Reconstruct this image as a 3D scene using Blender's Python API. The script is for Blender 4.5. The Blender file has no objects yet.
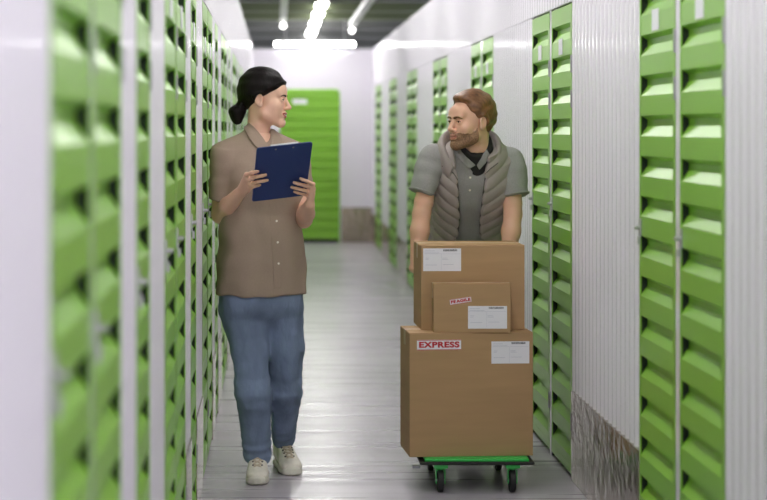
import bpy, math, random
import numpy as np
from mathutils import Vector, Matrix

random.seed(5)
S = bpy.context.scene
COL = S.collection
PI = math.pi

# ------------------------------------------------------------------ camera, world, exposure
FP, CX, CY, CH = 1700.0, 277.0, 129.0, 1.45          # focal length (px), vanishing point (px), eye height (m)
cam_d = bpy.data.cameras.new('camera')
cam = bpy.data.objects.new('camera', cam_d)
COL.objects.link(cam)
cam.location = (0, 0, CH)
cam.rotation_euler = (PI / 2, 0, 0)
cam_d.sensor_width = 36
cam_d.lens = FP / 767 * 36
cam_d.shift_x = (383.5 - CX) / 767
cam_d.shift_y = -(250 - CY) / 767
cam_d.clip_start = 0.05
cam_d.dof.use_dof = True
cam_d.dof.focus_distance = 7.0
cam_d.dof.aperture_fstop = 2.3
S.camera = cam

W = bpy.data.worlds.new('world')
S.world = W
W.use_nodes = True
W.node_tree.nodes['Background'].inputs[0].default_value = (0.93, 0.95, 1.0, 1)
W.node_tree.nodes['Background'].inputs[1].default_value = 1.45
vs = S.view_settings
vs.view_transform = 'Standard'
vs.look = 'None'
vs.gamma = 1
vs.use_curve_mapping = False
vs.exposure = 0.3
LAMP = 24.0            # emission of the ceiling lamps
ENDLAMP = 28.0         # emission of the cross tube at the far end
S.cycles.use_denoising = True
S.cycles.max_bounces = 8
S.cycles.diffuse_bounces = 5
S.cycles.sample_clamp_indirect = 6

XL, XR, YF = -0.302, 1.218, 21.7                      # corridor walls and far wall
ZT = 2.47                                             # top of the partition walls


def P(px, py, Y):
    """point in the place seen at pixel (px, py) at distance Y"""
    return np.array([(px - CX) * Y / FP, Y, CH - (py - CY) * Y / FP])


# ------------------------------------------------------------------ materials
def srgb(r, g, b):
    f = lambda c: (c / 255 / 12.92) if c / 255 <= 0.04045 else ((c / 255 + 0.055) / 1.055) ** 2.4
    return (f(r), f(g), f(b), 1)


def mat(name, col, rough=0.5, metal=0.0, noise=None, bump=None, spec=0.5, sss=0.0, coat=0.0):
    """noise=(scale xyz, amount, detail); bump=(scale xyz, strength, distance)"""
    m = bpy.data.materials.new(name)
    m.use_nodes = True
    nt = m.node_tree
    b = nt.nodes['Principled BSDF']
    b.inputs['Base Color'].default_value = col
    b.inputs['Roughness'].default_value = rough
    b.inputs['Metallic'].default_value = metal
    b.inputs['Specular IOR Level'].default_value = spec
    b.inputs['Coat Weight'].default_value = coat
    if sss:
        b.inputs['Subsurface Weight'].default_value = sss
        b.inputs['Subsurface Radius'].default_value = (1, .35, .2)
        b.inputs['Subsurface Scale'].default_value = 0.012

    def tex(scale, detail):
        tc = nt.nodes.new('ShaderNodeTexCoord')
        mp = nt.nodes.new('ShaderNodeMapping')
        mp.inputs['Scale'].default_value = scale
        n = nt.nodes.new('ShaderNodeTexNoise')
        n.inputs['Scale'].default_value = 1.0
        n.inputs['Detail'].default_value = detail
        nt.links.new(tc.outputs['Object'], mp.inputs['Vector'])
        nt.links.new(mp.outputs['Vector'], n.inputs['Vector'])
        return n
    if noise:
        n = tex(noise[0], noise[2])
        r = nt.nodes.new('ShaderNodeValToRGB')
        a = noise[1]
        r.color_ramp.elements[0].position = .3
        r.color_ramp.elements[1].position = .7
        r.color_ramp.elements[0].color = (col[0] * (1 - a), col[1] * (1 - a), col[2] * (1 - a), 1)
        r.color_ramp.elements[1].color = (min(1, col[0] * (1 + a)), min(1, col[1] * (1 + a)), min(1, col[2] * (1 + a)), 1)
        nt.links.new(n.outputs['Fac'], r.inputs['Fac'])
        nt.links.new(r.outputs['Color'], b.inputs['Base Color'])
    if bump:
        n = tex(bump[0], 4)
        bp = nt.nodes.new('ShaderNodeBump')
        bp.inputs['Strength'].default_value = bump[1]
        bp.inputs['Distance'].default_value = bump[2]
        nt.links.new(n.outputs['Fac'], bp.inputs['Height'])
        nt.links.new(bp.outputs['Normal'], b.inputs['Normal'])
    return m


def emit(name, col, k):
    m = bpy.data.materials.new(name)
    m.use_nodes = True
    nt = m.node_tree
    nt.nodes.clear()
    e = nt.nodes.new('ShaderNodeEmission')
    e.inputs[0].default_value = col
    e.inputs[1].default_value = k
    o = nt.nodes.new('ShaderNodeOutputMaterial')
    nt.links.new(e.outputs[0], o.inputs[0])
    return m


M = {}
M['green'] = mat('green_lacquer', srgb(128, 182, 56), .32, noise=((2, 2, 2), .04, 2))
M['white_wall'] = mat('white_sheet_metal', srgb(230, 225, 235), .11, spec=.42, noise=((.6, .6, .6), .02, 2))
M['inside_shade'] = mat('cavity_shade', srgb(46, 58, 46), .8)  # shade of the closed locker inside, put into the carcass colour
M['steel'] = mat('dull_steel', srgb(190, 190, 192), .38, .7)
M['hinge'] = mat('pale_hinge', srgb(172, 170, 174), .4, .5)
M['kick'] = mat('brushed_kick_plate', srgb(158, 145, 132), .15, .8, noise=((3, 5, 7), .25, 4), bump=((16, 16, 16), .55, .012))
M['ceiling'] = mat('dark_ceiling', srgb(62, 62, 64), .7, noise=((1, 3, 1), .25, 3))
M['beam'] = mat('ceiling_beam_paint', srgb(92, 93, 92), .6)
M['beam_green'] = mat('ceiling_beam_green_paint', srgb(96, 104, 78), .6)
M['pipe'] = mat('grey_trunking', srgb(186, 186, 188), .4, .2)
M['white_paper'] = mat('label_paper', srgb(232, 230, 238), .55)
M['card'] = mat('brown_cardboard', srgb(176, 143, 106), .75, noise=((3, 3, 30), .05, 4), bump=((6, 6, 160), .08, .001), spec=.25)
M['tape'] = mat('packing_tape', srgb(186, 154, 116), .35, spec=.4)
M['red'] = mat('label_red', srgb(190, 26, 44), .5)
M['ink'] = mat('label_ink', srgb(70, 72, 82), .6)
M['faint'] = mat('label_faint_print', srgb(196, 196, 210), .6)
M['black'] = mat('black_rubber', srgb(26, 26, 27), .6)
M['cart_green'] = mat('trolley_green_metal', srgb(52, 190, 82), .3)
M['zinc'] = mat('zinc_metal', srgb(130, 132, 136), .35, .9)
M['skin_f'] = mat('skin_woman', srgb(232, 186, 162), .45, sss=.12, bump=((90, 90, 90), .05, .001))
M['skin_m'] = mat('skin_man', srgb(226, 178, 152), .48, sss=.12, bump=((90, 90, 90), .06, .001))
M['lip_f'] = mat('lips_woman', srgb(190, 92, 88), .35)
M['lip_m'] = mat('lips_man', srgb(186, 122, 104), .4)
M['teeth'] = mat('teeth', srgb(235, 230, 222), .3)
M['hair_f'] = mat('black_hair', srgb(20, 15, 15), .5, noise=((60, 60, 14), .5, 3), bump=((150, 150, 20), .6, .003), spec=.15)
M['hair_m'] = mat('brown_hair', srgb(116, 78, 50), .42, noise=((40, 110, 40), .45, 3), bump=((40, 220, 60), .7, .003))
M['beard'] = mat('brown_beard', srgb(140, 106, 80), .7, noise=((200, 200, 200), .45, 3), bump=((320, 320, 320), .7, .002))
M['lash'] = mat('dark_lashes', srgb(34, 24, 20), .6)
M['eye_white'] = mat('eye_white', srgb(230, 228, 224), .2)
M['iris'] = mat('iris_dark', srgb(50, 34, 24), .15)
M['shirt_f'] = mat('taupe_shirt_cloth', srgb(160, 141, 126), .85, noise=((300, 300, 300), .06, 2), bump=((14, 14, 9), .35, .012), spec=.2)
M['button'] = mat('shirt_button', srgb(228, 220, 206), .35)
M['jeans'] = mat('blue_denim', srgb(122, 137, 165), .85, noise=((9, 9, 4), .30, 6), bump=((24, 24, 12), .6, .014), spec=.2)
M['stitch'] = mat('jeans_stitching', srgb(62, 76, 100), .85)
M['sneaker'] = mat('white_canvas', srgb(234, 228, 217), .7, noise=((60, 60, 60), .06, 3), spec=.3)
M['rubber_w'] = mat('white_rubber_sole', srgb(226, 222, 210), .5)
M['lace'] = mat('beige_lace', srgb(206, 192, 172), .8)
M['eyelet'] = mat('dark_eyelet', srgb(60, 54, 50), .5)
M['polo'] = mat('grey_polo_cloth', srgb(154, 153, 151), .88, noise=((240, 240, 240), .08, 2), bump=((16, 16, 10), .35, .012), spec=.2)
M['vest'] = mat('taupe_quilted_nylon', srgb(162, 152, 148), .55, noise=((10, 10, 10), .07, 3), bump=((26, 26, 26), .3, .008), spec=.35)
M['zip'] = mat('dark_zipper', srgb(78, 73, 72), .45)
M['tee'] = mat('dark_undershirt', srgb(40, 38, 40), .9)
M['pants'] = mat('charcoal_trouser_cloth', srgb(62, 60, 64), .9, bump=((20, 20, 10), .3, .01), spec=.2)
M['shoe_m'] = mat('dark_shoe', srgb(48, 46, 46), .6)
M['navy'] = mat('navy_clipboard_cover', srgb(27, 52, 114), .5, bump=((200, 200, 200), .1, .001))
M['lamp'] = emit('lit_lamp', (1, .985, .96, 1), LAMP)
M['lamp_end'] = emit('lit_cross_tube', (1, .985, .97, 1), ENDLAMP)
M['lamp_small'] = emit('lit_spot', (1, .98, .96, 1), 5.0)


def floor_material():
    m = bpy.data.materials.new('polished_grey_floor')
    m.use_nodes = True
    nt = m.node_tree
    b = nt.nodes['Principled BSDF']
    tc = nt.nodes.new('ShaderNodeTexCoord')

    def noise(scale, det):
        mp = nt.nodes.new('ShaderNodeMapping')
        mp.inputs['Scale'].default_value = scale
        n = nt.nodes.new('ShaderNodeTexNoise')
        n.inputs['Scale'].default_value = 1
        n.inputs['Detail'].default_value = det
        nt.links.new(tc.outputs['Object'], mp.inputs['Vector'])
        nt.links.new(mp.outputs['Vector'], n.inputs['Vector'])
        return n
    n1 = noise((.7, 9, 1), 4)
    r = nt.nodes.new('ShaderNodeValToRGB')
    r.color_ramp.elements[0].position = .3
    r.color_ramp.elements[0].color = srgb(168, 162, 172)
    r.color_ramp.elements[1].position = .72
    r.color_ramp.elements[1].color = srgb(188, 182, 192)
    nt.links.new(n1.outputs['Fac'], r.inputs['Fac'])
    # thin dark joints across the corridor
    sp = nt.nodes.new('ShaderNodeSeparateXYZ')
    nt.links.new(tc.outputs['Object'], sp.inputs[0])

    def math_(op, a, bb=None):
        q = nt.nodes.new('ShaderNodeMath')
        q.operation = op
        for i, v in enumerate((a, bb)):
            if v is None:
                continue
            if isinstance(v, (int, float)):
                q.inputs[i].default_value = v
            else:
                nt.links.new(v, q.inputs[i])
        return q.outputs[0]
    fr = math_('FRACT', math_('DIVIDE', math_('ADD', sp.outputs[1], .02), .4525))
    ln = math_('LESS_THAN', fr, .016)
    mx = nt.nodes.new('ShaderNodeMixRGB')
    mx.blend_type = 'MULTIPLY'
    mx.inputs[2].default_value = (.6, .6, .61, 1)
    nt.links.new(ln, mx.inputs[0])
    nt.links.new(r.outputs[0], mx.inputs[1])
    nt.links.new(mx.outputs[0], b.inputs['Base Color'])
    n2 = noise((.5, 14, 1), 3)
    rr = nt.nodes.new('ShaderNodeMapRange')
    rr.inputs[1].default_value = .3
    rr.inputs[2].default_value = .7
    rr.inputs[3].default_value = .24
    rr.inputs[4].default_value = .36
    nt.links.new(n2.outputs['Fac'], rr.inputs[0])
    nt.links.new(rr.outputs[0], b.inputs['Roughness'])
    bp = nt.nodes.new('ShaderNodeBump')
    bp.inputs['Strength'].default_value = .05
    bp.inputs['Distance'].default_value = .004
    n3 = noise((.8, 22, 1), 3)
    nt.links.new(n3.outputs['Fac'], bp.inputs['Height'])
    nt.links.new(bp.outputs[0], b.inputs['Normal'])
    b.inputs['Specular IOR Level'].default_value = .45
    return m


M['floor'] = floor_material()


# ------------------------------------------------------------------ mesh helpers
class MB:
    def __init__(self):
        self.v, self.f = [], []

    def box(self, x0, x1, y0, y1, z0, z1):
        n = len(self.v)
        self.v += [(x, y, z) for x in (x0, x1) for y in (y0, y1) for z in (z0, z1)]
        self.f += [tuple(n + i for i in q) for q in
                   ((0, 1, 3, 2), (4, 6, 7, 5), (0, 4, 5, 1), (2, 3, 7, 6), (0, 2, 6, 4), (1, 5, 7, 3))]
        return self

    def obox(self, c, ax, ay, az):
        """oriented box: centre and three half-axis vectors"""
        n = len(self.v)
        c, ax, ay, az = (np.array(q, float) for q in (c, ax, ay, az))
        self.v += [tuple(c + i * ax + j * ay + k * az) for i in (-1, 1) for j in (-1, 1) for k in (-1, 1)]
        self.f += [tuple(n + i for i in q) for q in
                   ((0, 1, 3, 2), (4, 6, 7, 5), (0, 4, 5, 1), (2, 3, 7, 6), (0, 2, 6, 4), (1, 5, 7, 3))]
        return self

    def tube(self, pts, r, seg=12, cap=True):
        pts = [Vector(p) for p in pts]
        rs = r if isinstance(r, (list, tuple)) else [r] * len(pts)
        n0 = len(self.v)
        t0 = (pts[1] - pts[0]).normalized()
        u = t0.orthogonal().normalized()
        for i, p in enumerate(pts):
            a = pts[max(i - 1, 0)]
            b = pts[min(i + 1, len(pts) - 1)]
            t = (b - a).normalized()
            u = (u - t * u.dot(t)).normalized()
            w = t.cross(u)
            for k in range(seg):
                q = 2 * PI * k / seg
                self.v.append(tuple(p + (u * math.cos(q) + w * math.sin(q)) * rs[i]))
        for i in range(len(pts) - 1):
            for k in range(seg):
                k2 = (k + 1) % seg
                a = n0 + i * seg
                self.f.append((a + k, a + k2, a + seg + k2, a + seg + k))
        if cap:
            self.f.append(tuple(n0 + k for k in reversed(range(seg))))
            a = n0 + (len(pts) - 1) * seg
            self.f.append(tuple(a + k for k in range(seg)))
        return self

    def quad(self, *p):
        n = len(self.v)
        self.v += [tuple(q) for q in p]
        self.f.append(tuple(range(n, n + len(p))))
        return self

    def build(self, name, m, parent=None, smooth=False, bevel=0, recalc=True):
        me = bpy.data.meshes.new(name)
        me.from_pydata([tuple(float(c) for c in v) for v in self.v], [], self.f)
        if recalc:
            import bmesh
            bm = bmesh.new()
            bm.from_mesh(me)
            bmesh.ops.recalc_face_normals(bm, faces=bm.faces)
            bm.to_mesh(me)
            bm.free()
        me.materials.append(m)
        o = bpy.data.objects.new(name, me)
        COL.objects.link(o)
        if smooth:
            me.polygons.foreach_set('use_smooth', [True] * len(me.polygons))
            me.set_sharp_from_angle(angle=math.radians(45))
        if bevel:
            b = o.modifiers.new('bevel', 'BEVEL')
            b.width = bevel
            b.segments = 2
        if parent:
            o.parent = parent
        return o


def tag(o, label=None, cat=None, group=None, kind=None):
    for k, v in (('label', label), ('category', cat), ('group', group), ('kind', kind)):
        if v:
            o[k] = v
    return o


def empty(name, loc, label, cat, group=None):
    o = bpy.data.objects.new(name, None)
    o.location = loc
    o.empty_display_size = .1
    COL.objects.link(o)
    return tag(o, label, cat, group)


def copy_tree(o, parent=None):
    c = o.copy()
    COL.objects.link(c)
    if parent:
        c.parent = parent
    for ch in list(o.children):
        copy_tree(ch, c)
    return c


def struct(o):
    o['kind'] = 'structure'
    return o


# ------------------------------------------------------------------ the room
fl = MB().box(-3, 4, -2.5, 30, -.06, 0).build('floor', M['floor'])
struct(fl)
struct(MB().box(-3, 4, -2.5, 32, 2.86, 2.92).build('ceiling', M['ceiling']))


def ribs(y0, y1, z0, z1, side, mb):
    """vertical trapezoid ribs of the white wall sheet between y0 and y1"""
    X = XR if side > 0 else XL
    dep = .015
    cnt = max(1, round((y1 - y0 - .01) / .075))
    per = (y1 - y0 - .01) / cnt
    prof = [(y0, 0)]
    for i in range(cnt * 12 + 1):
        prof.append((y0 + .005 + per * i / 12, dep * (.5 - .5 * math.cos(2 * PI * i / 12)) ** 1.8 if y1 - y0 > .06 else 0))
    prof.append((y1, 0))
    n = len(mb.v)
    for (yy, d) in prof:
        for z in (z0, z1):
            mb.v.append((X + side * d, yy, z))
    for i in range(len(prof) - 1):
        a = n + 2 * i
        q = (a, a + 1, a + 3, a + 2)
        mb.f.append(q if side > 0 else q[::-1])
    # thickness behind the sheet
    mb.box(min(X + side * .018, X + side * .034), max(X + side * .018, X + side * .034), y0, y1, z0, z1)


DT = 1.975                                               # top of the locker doors
RU = [4.62, 7.02, 9.57, 12.16, 14.78, 17.28, 19.85]      # near edges of the door pairs beside the man
RL, RG = .52, .052                                       # leaf width and post between leaves
LU = [2.26 + 2.31 * i for i in range(8)]                 # repeats of the wall beside the woman
LL, LG, LS = .50, .03, .38

right_spans, left_spans = [], []                         # door openings
for y in RU:
    right_spans += [(y, y + RL), (y + RL + RG, y + 2 * RL + RG)]
for y in LU:
    left_spans += [(y, y + LL), (y + LL + LG, y + 2 * LL + LG), (y + 1.39, y + 1.39 + LS)]

wr, wl = MB(), MB()
kick_spans = {1: [], -1: []}
for side, spans, mb, ystart in ((1, right_spans, wr, 1.2), (-1, left_spans, wl, .6)):
    y = ystart
    for (a, b) in spans + [(YF, YF)]:
        if a - y > .004:
            ribs(y, a, 0, DT + .006, side, mb)
            if a - y > .2:
                kick_spans[side].append((y + .004, a - .004))
        y = b
    ribs(ystart, YF, DT + .008, ZT, side, mb)
struct(wr.build('wall_right', M['white_wall'], recalc=False, smooth=True))
struct(wl.build('wall_left', M['white_wall'], recalc=False, smooth=True))
n = 0
for side in (1, -1):
    X = XR if side > 0 else XL
    for (a, b) in kick_spans[side]:
        n += 1
        k = MB().box(min(X - side * .004, X + side * .0085), max(X - side * .004, X + side * .0085), a, b, 0.002, .37)
        struct(k.build('trim_%d' % n, M['kick']))
# far wall with its opening for the big door
DX0, DX1, DZ = .04, .80, 1.925
wf = MB().box(XL - .02, DX0, YF, YF + .08, 0, ZT).box(DX1, XR + .02, YF, YF + .08, 0, ZT).box(DX0, DX1, YF, YF + .08, DZ, ZT)
struct(wf.build('wall_back', M['white_wall']))
for (a, b) in ((XL + .004, DX0 - .02), (DX1 + .02, XR - .004)):
    n += 1
    struct(MB().box(a, b, YF - .006, YF + .002, .002, .45).build('trim_%d' % n, M['kick']))

# ceiling beams across the corridor (structure) above the partitions
for i, y in enumerate((15.2, 16.6, 18.0, 19.4, 21.2, 23.4, 26)):
    struct(MB().box(-2.6, 3.6, y, y + .22, 2.70, 2.86).build('ceiling_beam', M['beam_green'] if i in (2, 3) else M['beam']))

# ------------------------------------------------------------------ big slatted door in the far wall
fd = empty('slatted_door', (DX0, YF, 0), 'wide lime green slatted door in the far white wall', 'door')
mb = MB()
zz, k = .05, 0
W_ = DX1 - DX0
prof = []
while zz < DZ - .06:
    prof += [(zz, .0), (zz + .10, .0), (zz + .11, .018), (zz + .118, .018)]
    zz += .128
prof.append((DZ - .03, 0))
for (z, d) in prof:
    mb.v += [(.02, -.025 + d, z), (W_ - .02, -.025 + d, z)]
for i in range(len(prof) - 1):
    mb.f.append((2 * i, 2 * i + 1, 2 * i + 3, 2 * i + 2))
mb.box(.02, W_ - .02, .004, .03, .05, DZ - .03)
mb.build('slat_panel', M['green'], fd)
MB().box(0, .022, -.03, .04, .0, DZ).box(W_ - .022, W_, -.03, .04, 0, DZ).box(.022, W_ - .022, -.03, .04, DZ - .032, DZ).build('door_frame', M['green'], fd)
MB().box(.02, W_ - .02, -.02, .02, .0, .05).build('bottom_seal', M['black'], fd)
MB().box(.16, .34, -.030, -.026, 1.77, 1.83).build('number_label', M['white_paper'], fd)

# ------------------------------------------------------------------ storage lockers
ORD = ['first', 'second', 'third', 'fourth', 'fifth', 'sixth', 'seventh', 'eighth']


def locker_proto(L, side):
    """one locker, base point at the near bottom corner of its front; d = towards the corridor"""
    root = bpy.data.objects.new('storage_locker', None)
    COL.objects.link(root)
    sx = lambda d: -side * d

    def bx(mb, d0, d1, s0, s1, z0, z1):
        a, b = sorted((sx(d0), sx(d1)))
        return mb.box(a, b, s0, s1, z0, z1)
    c = MB()
    e = .002
    bx(c, -.45, -.44, e, L - e, .004, DT - .002)
    bx(c, -.44, -.035, e, .012, .004, DT - .002)
    bx(c, -.44, -.0035, L - .0045, L - e, .004, DT - .002)  # far side brought forward so the open recess ends look unlit
    bx(c, -.44, -.035, .012, L - .012, .004, .02)
    bx(c, -.44, -.035, .012, L - .012, DT - .02, DT - .002)
    c.build('carcass', M['inside_shade'], root)
    # corrugated leaf
    d = MB()
    z_top, z_bot = DT - .005, .022
    s0, s1 = .005, L - .005
    pitch, dep = .1335, .023
    prof = [(z_top - .062, 0)]
    z = z_top - .075
    while z - .075 > z_bot + .05:
        prof += [(z, 0), (z - .013, -dep), (z - .034, -dep), (z - .068, 0)]
        z -= pitch
    prof.append((z_bot + .03, 0))
    n0 = len(d.v)
    for (z, q) in prof:
        for s in (s0 + .03, s1 - .012):
            d.v.append((sx(q), s, z))
    for i in range(len(prof) - 1):
        a = n0 + 2 * i
        d.f.append((a, a + 1, a + 3, a + 2))
    bx(d, -.024, .001, s0, s0 + .032, z_bot, z_top)               # near stile
    bx(d, -.003, .001, s1 - .014, s1, z_bot, z_top)               # far stile, open behind
    bx(d, -.024, .001, s0 + .032, s1 - .014, z_top - .064, z_top)  # top rail
    bx(d, -.024, .001, s0 + .032, s1 - .014, z_bot, z_bot + .034)
    door = d.build('locker_door', M['green'], root)
    for zc in (1.72, 1.575, .24):
        h = MB()
        ha, hb, hc = (.004, .016, .003) if side > 0 else (L - .016, L - .004, L - .003)
        bx(h, .001, .003, ha, hb, zc - .036, zc + .036)
        h.tube([(sx(.003), hc, zc - .036), (sx(.003), hc, zc + .036)], .0035, 8)
        h.build('hinge', M['hinge'], door)
    la = MB()
    zc = 1.12
    m0 = s1 - .016 if side > 0 else s0 + .016
    bx(la, .001, .005, m0 - .013, m0 + .013, zc - .03, zc + .03)
    la.tube([(sx(.004), m0, zc), (sx(.020), m0, zc)], .007, 8)
    la.tube([(sx(.018), m0 - .022, zc + .004), (sx(.018), m0 + .012, zc)], .0045, 8)
    bx(la, .004, .012, m0 - .010, m0 + .010, zc - .055, zc - .03)
    la.build('latch', M['steel'], door)
    nb = MB()
    zc = z_top - .075 - .068 - .037
    bx(nb, .0005, .0022, L * .44, L * .44 + .095, zc - .022, zc + .046)
    nb.build('number_label', M['white_paper'], door)
    return root


protos = {}


def place_locker(side, L, y, label, group):
    key = (side, L)
    if key in protos:
        r = copy_tree(protos[key])
    else:
        r = protos[key] = locker_proto(L, side)
    r.location = (XR if side > 0 else XL, y, 0)
    tag(r, label, 'locker', group)


for i, y in enumerate(RU):
    nm = ORD[i] + ' pair from the camera'
    place_locker(1, RL, y, 'green corrugated locker on the man\'s side, near one of the ' + nm, 'lockers along the wall beside the man')
    place_locker(1, RL, y + RL + RG, 'green corrugated locker on the man\'s side, far one of the ' + nm, 'lockers along the wall beside the man')
for i, y in enumerate(LU):
    nm = ORD[i] + ' pair from the camera'
    g = 'lockers along the wall beside the woman'
    place_locker(-1, LL, y, 'green corrugated locker on the woman\'s side, near one of the ' + nm, g)
    place_locker(-1, LL, y + LL + LG, 'green corrugated locker on the woman\'s side, far one of the ' + nm, g)
    place_locker(-1, LS, y + 1.39, 'narrow single green locker on the woman\'s side, just beyond the ' + nm, g)

# ------------------------------------------------------------------ lamps and trunking overhead
def lamp(y, length, label, group, x=.462, z=2.74):
    r = empty('ceiling_lamp', (x, y, z), label, 'lamp', group)
    MB().box(-.062, .062, 0, length, .012, .05).build('lamp_housing', M['pipe'], r)
    MB().box(-.055, .055, .01, length - .01, -.012, .012).build('lamp_diffuser', M['lamp'], r)
    MB().box(-.006, .006, length * .5 - .006, length * .5 + .006, .05, .12).build('hanger', M['pipe'], r)


k = 0
y = 17.0
while y < 23.8:
    lamp(y, .70, 'small lit lamp in the long ceiling row, %s counted from the far end' % (ORD + ['ninth', 'tenth'])[7 - k], 'lamps in the ceiling row')
    y += .86
    k += 1
for i, y in enumerate((-1.6, .2, 2.0, 3.8, 5.6, 7.4, 9.2, 11.0, 12.8, 14.6)):
    lamp(y, 1.3, 'long lit lamp overhead, number %d from the camera end of the ceiling row' % (i + 1), 'long lamps above the aisle')
r = empty('tube_light', (.455, 20.45, 2.47), 'long white glowing tube hanging crosswise at the far end of the aisle', 'lamp')
MB().tube([(-.48, 0, 0), (.48, 0, 0)], .024, 14).build('glowing_tube', M['lamp_end'], r, smooth=True)
MB().box(-.44, .44, -.02, .02, .028, .05).build('lamp_housing', M['pipe'], r)
MB().box(-.36, -.35, -.006, .006, .05, .39).box(.35, .36, -.006, .006, .05, .39).build('hanger', M['pipe'], r)
for (x, ye, lab) in ((.068, 18.6, 'pale grey trunking under the ceiling on the woman\'s side of the lamps, glowing end'),
                     (.86, 19.5, 'pale grey trunking under the ceiling on the man\'s side of the lamps, glowing end')):
    r = empty('cable_trunking', (x, 2.0, 2.62), lab, 'trunking')
    MB().box(-.035, .035, 0, ye - 2.0, 0, .06).build('trunking_channel', M['pipe'], r)
    MB().tube([(0, ye - 2.0 - .05, -.04), (0, ye - 1.97, -.04)], .032, 14).build('end_lamp', M['lamp_small'], r)
    for yy in range(2, int(ye - 2), 3):
        MB().box(-.008, .008, yy, yy + .02, .06, .24).build('hanger', M['pipe'], r)

# ------------------------------------------------------------------ trolley
TX0, TX1, TY0, TY1 = .572, 1.020, 6.76, 7.30
tr = empty('platform_trolley', ((TX0 + TX1) / 2, (TY0 + TY1) / 2, 0), 'green platform trolley with black rim carrying the cardboard boxes', 'trolley')
hx, hy = (TX1 - TX0) / 2, (TY1 - TY0) / 2
MB().box(-hx + .016, hx - .016, -hy + .006, hy - .006, .1255, .1375).build('deck', M['cart_green'], tr, bevel=.003)
MB().box(-hx - .004, hx + .004, -hy - .008, hy + .008, .114, .1262).build('bumper', M['black'], tr, bevel=.004)
MB().box(-hx - .03, -hx, -hy + .03, -hy + .05, .094, .104).build('lock_pin', M['zinc'], tr)
for sx in (-1, 1):
    for sy in (-1, 1):
        cx, cy = sx * .1435, -.235 if sy < 0 else .195
        col = M['cart_green'] if sy < 0 else M['black']
        f = MB()
        f.box(cx - .028, cx + .028, cy - .03, cy + .03, .099, .115)
        f.box(cx - .019, cx - .016, cy - .018, cy + .018, .036, .10).box(cx + .016, cx + .019, cy - .018, cy + .018, .036, .10)
        f.tube([(cx, cy, .084), (cx, cy, .1)], .014, 12)
        ca = f.build('caster', col, tr)
        w = MB()
        w.tube([(cx - .012, cy, .046), (cx - .0095, cy, .046), (cx + .0095, cy, .046), (cx + .012, cy, .046)], [.040, .0455, .0455, .040], 28)
        w.build('wheel', M['black'], ca, smooth=True)
        w = MB()
        w.tube([(cx - .021, cy, .046), (cx + .021, cy, .046)], .0075, 10)
        w.build('axle', M['zinc'], ca, smooth=True)
HBX0, HBX1, HY, HZ = .625, 1.01, 7.335, .80            # push handle
hm = MB()
cxx = (TX0 + TX1) / 2
cyy = (TY0 + TY1) / 2
pts = [(HBX0 - cxx, HY - .05 - cyy, .13), (HBX0 - cxx, HY - cyy, HZ - .06)]
for q in range(7):
    a = PI - q * PI / 12
    pts.append((HBX0 - cxx + .06 + .06 * math.cos(a), HY - cyy, HZ - .06 + .06 * math.sin(a)))
for q in range(7):
    a = PI / 2 - q * PI / 12
    pts.append((HBX1 - cxx - .06 + .06 * math.cos(a), HY - cyy, HZ - .06 + .06 * math.sin(a)))
pts += [(HBX1 - cxx, HY - cyy, HZ - .06), (HBX1 - cxx, HY - .05 - cyy, .13)]
hm.tube(pts, .0115, 12)
hm.build('push_handle', M['zinc'], tr, smooth=True)


# ------------------------------------------------------------------ boxes
def lettering(text, size, bold, m, loc, parent, rot=0):
    cu = bpy.data.curves.new('lettering', 'FONT')
    cu.body = text
    cu.size = size
    cu.align_x = 'CENTER'
    cu.align_y = 'CENTER'
    cu.offset = bold
    cu.extrude = .0004
    cu.space_character = 1.08
    t = bpy.data.objects.new('lettering_curve', cu)
    COL.objects.link(t)
    bpy.context.view_layer.update()
    me = bpy.data.meshes.new_from_object(t.evaluated_get(bpy.context.evaluated_depsgraph_get()))
    bpy.data.objects.remove(t)
    me.materials.clear()
    me.materials.append(m)
    o = bpy.data.objects.new('lettering', me)
    COL.objects.link(o)
    o.parent = parent
    o.rotation_euler = (PI / 2, 0, rot)
    o.location = loc
    return o


def carton(x0, x1, y0, dep, z0, z1, label, cat='box'):
    """closed cardboard box with flaps meeting on top, front at y0; the mesh is the thing, base at its centre"""
    w, h = x1 - x0, z1 - z0
    mb = MB()
    g = .0015
    mb.box(-w / 2, w / 2, 0, dep, 0, h - .0035)
    mb.box(-w / 2, w / 2, 0, dep / 2 - g, h - .0035, h).box(-w / 2, w / 2, dep / 2 + g, dep, h - .0035, h)
    o = mb.build('cardboard_box', M['card'], None, bevel=.004)
    o.location = ((x0 + x1) / 2, y0, z0)
    tag(o, label, cat, 'cardboard boxes stacked on the trolley')
    t = MB()
    t.box(-w / 2 - .0006, w / 2 + .0006, dep / 2 - .025, dep / 2 + .025, h - .0008, h + .0008)
    for sx in (-1, 1):
        a, b = sorted((sx * w / 2, sx * (w / 2 + .0009)))
        t.box(a, b, dep / 2 - .025, dep / 2 + .025, h - .06, h + .0008)
    t.build('packing_tape', M['tape'], o)
    return o


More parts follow.
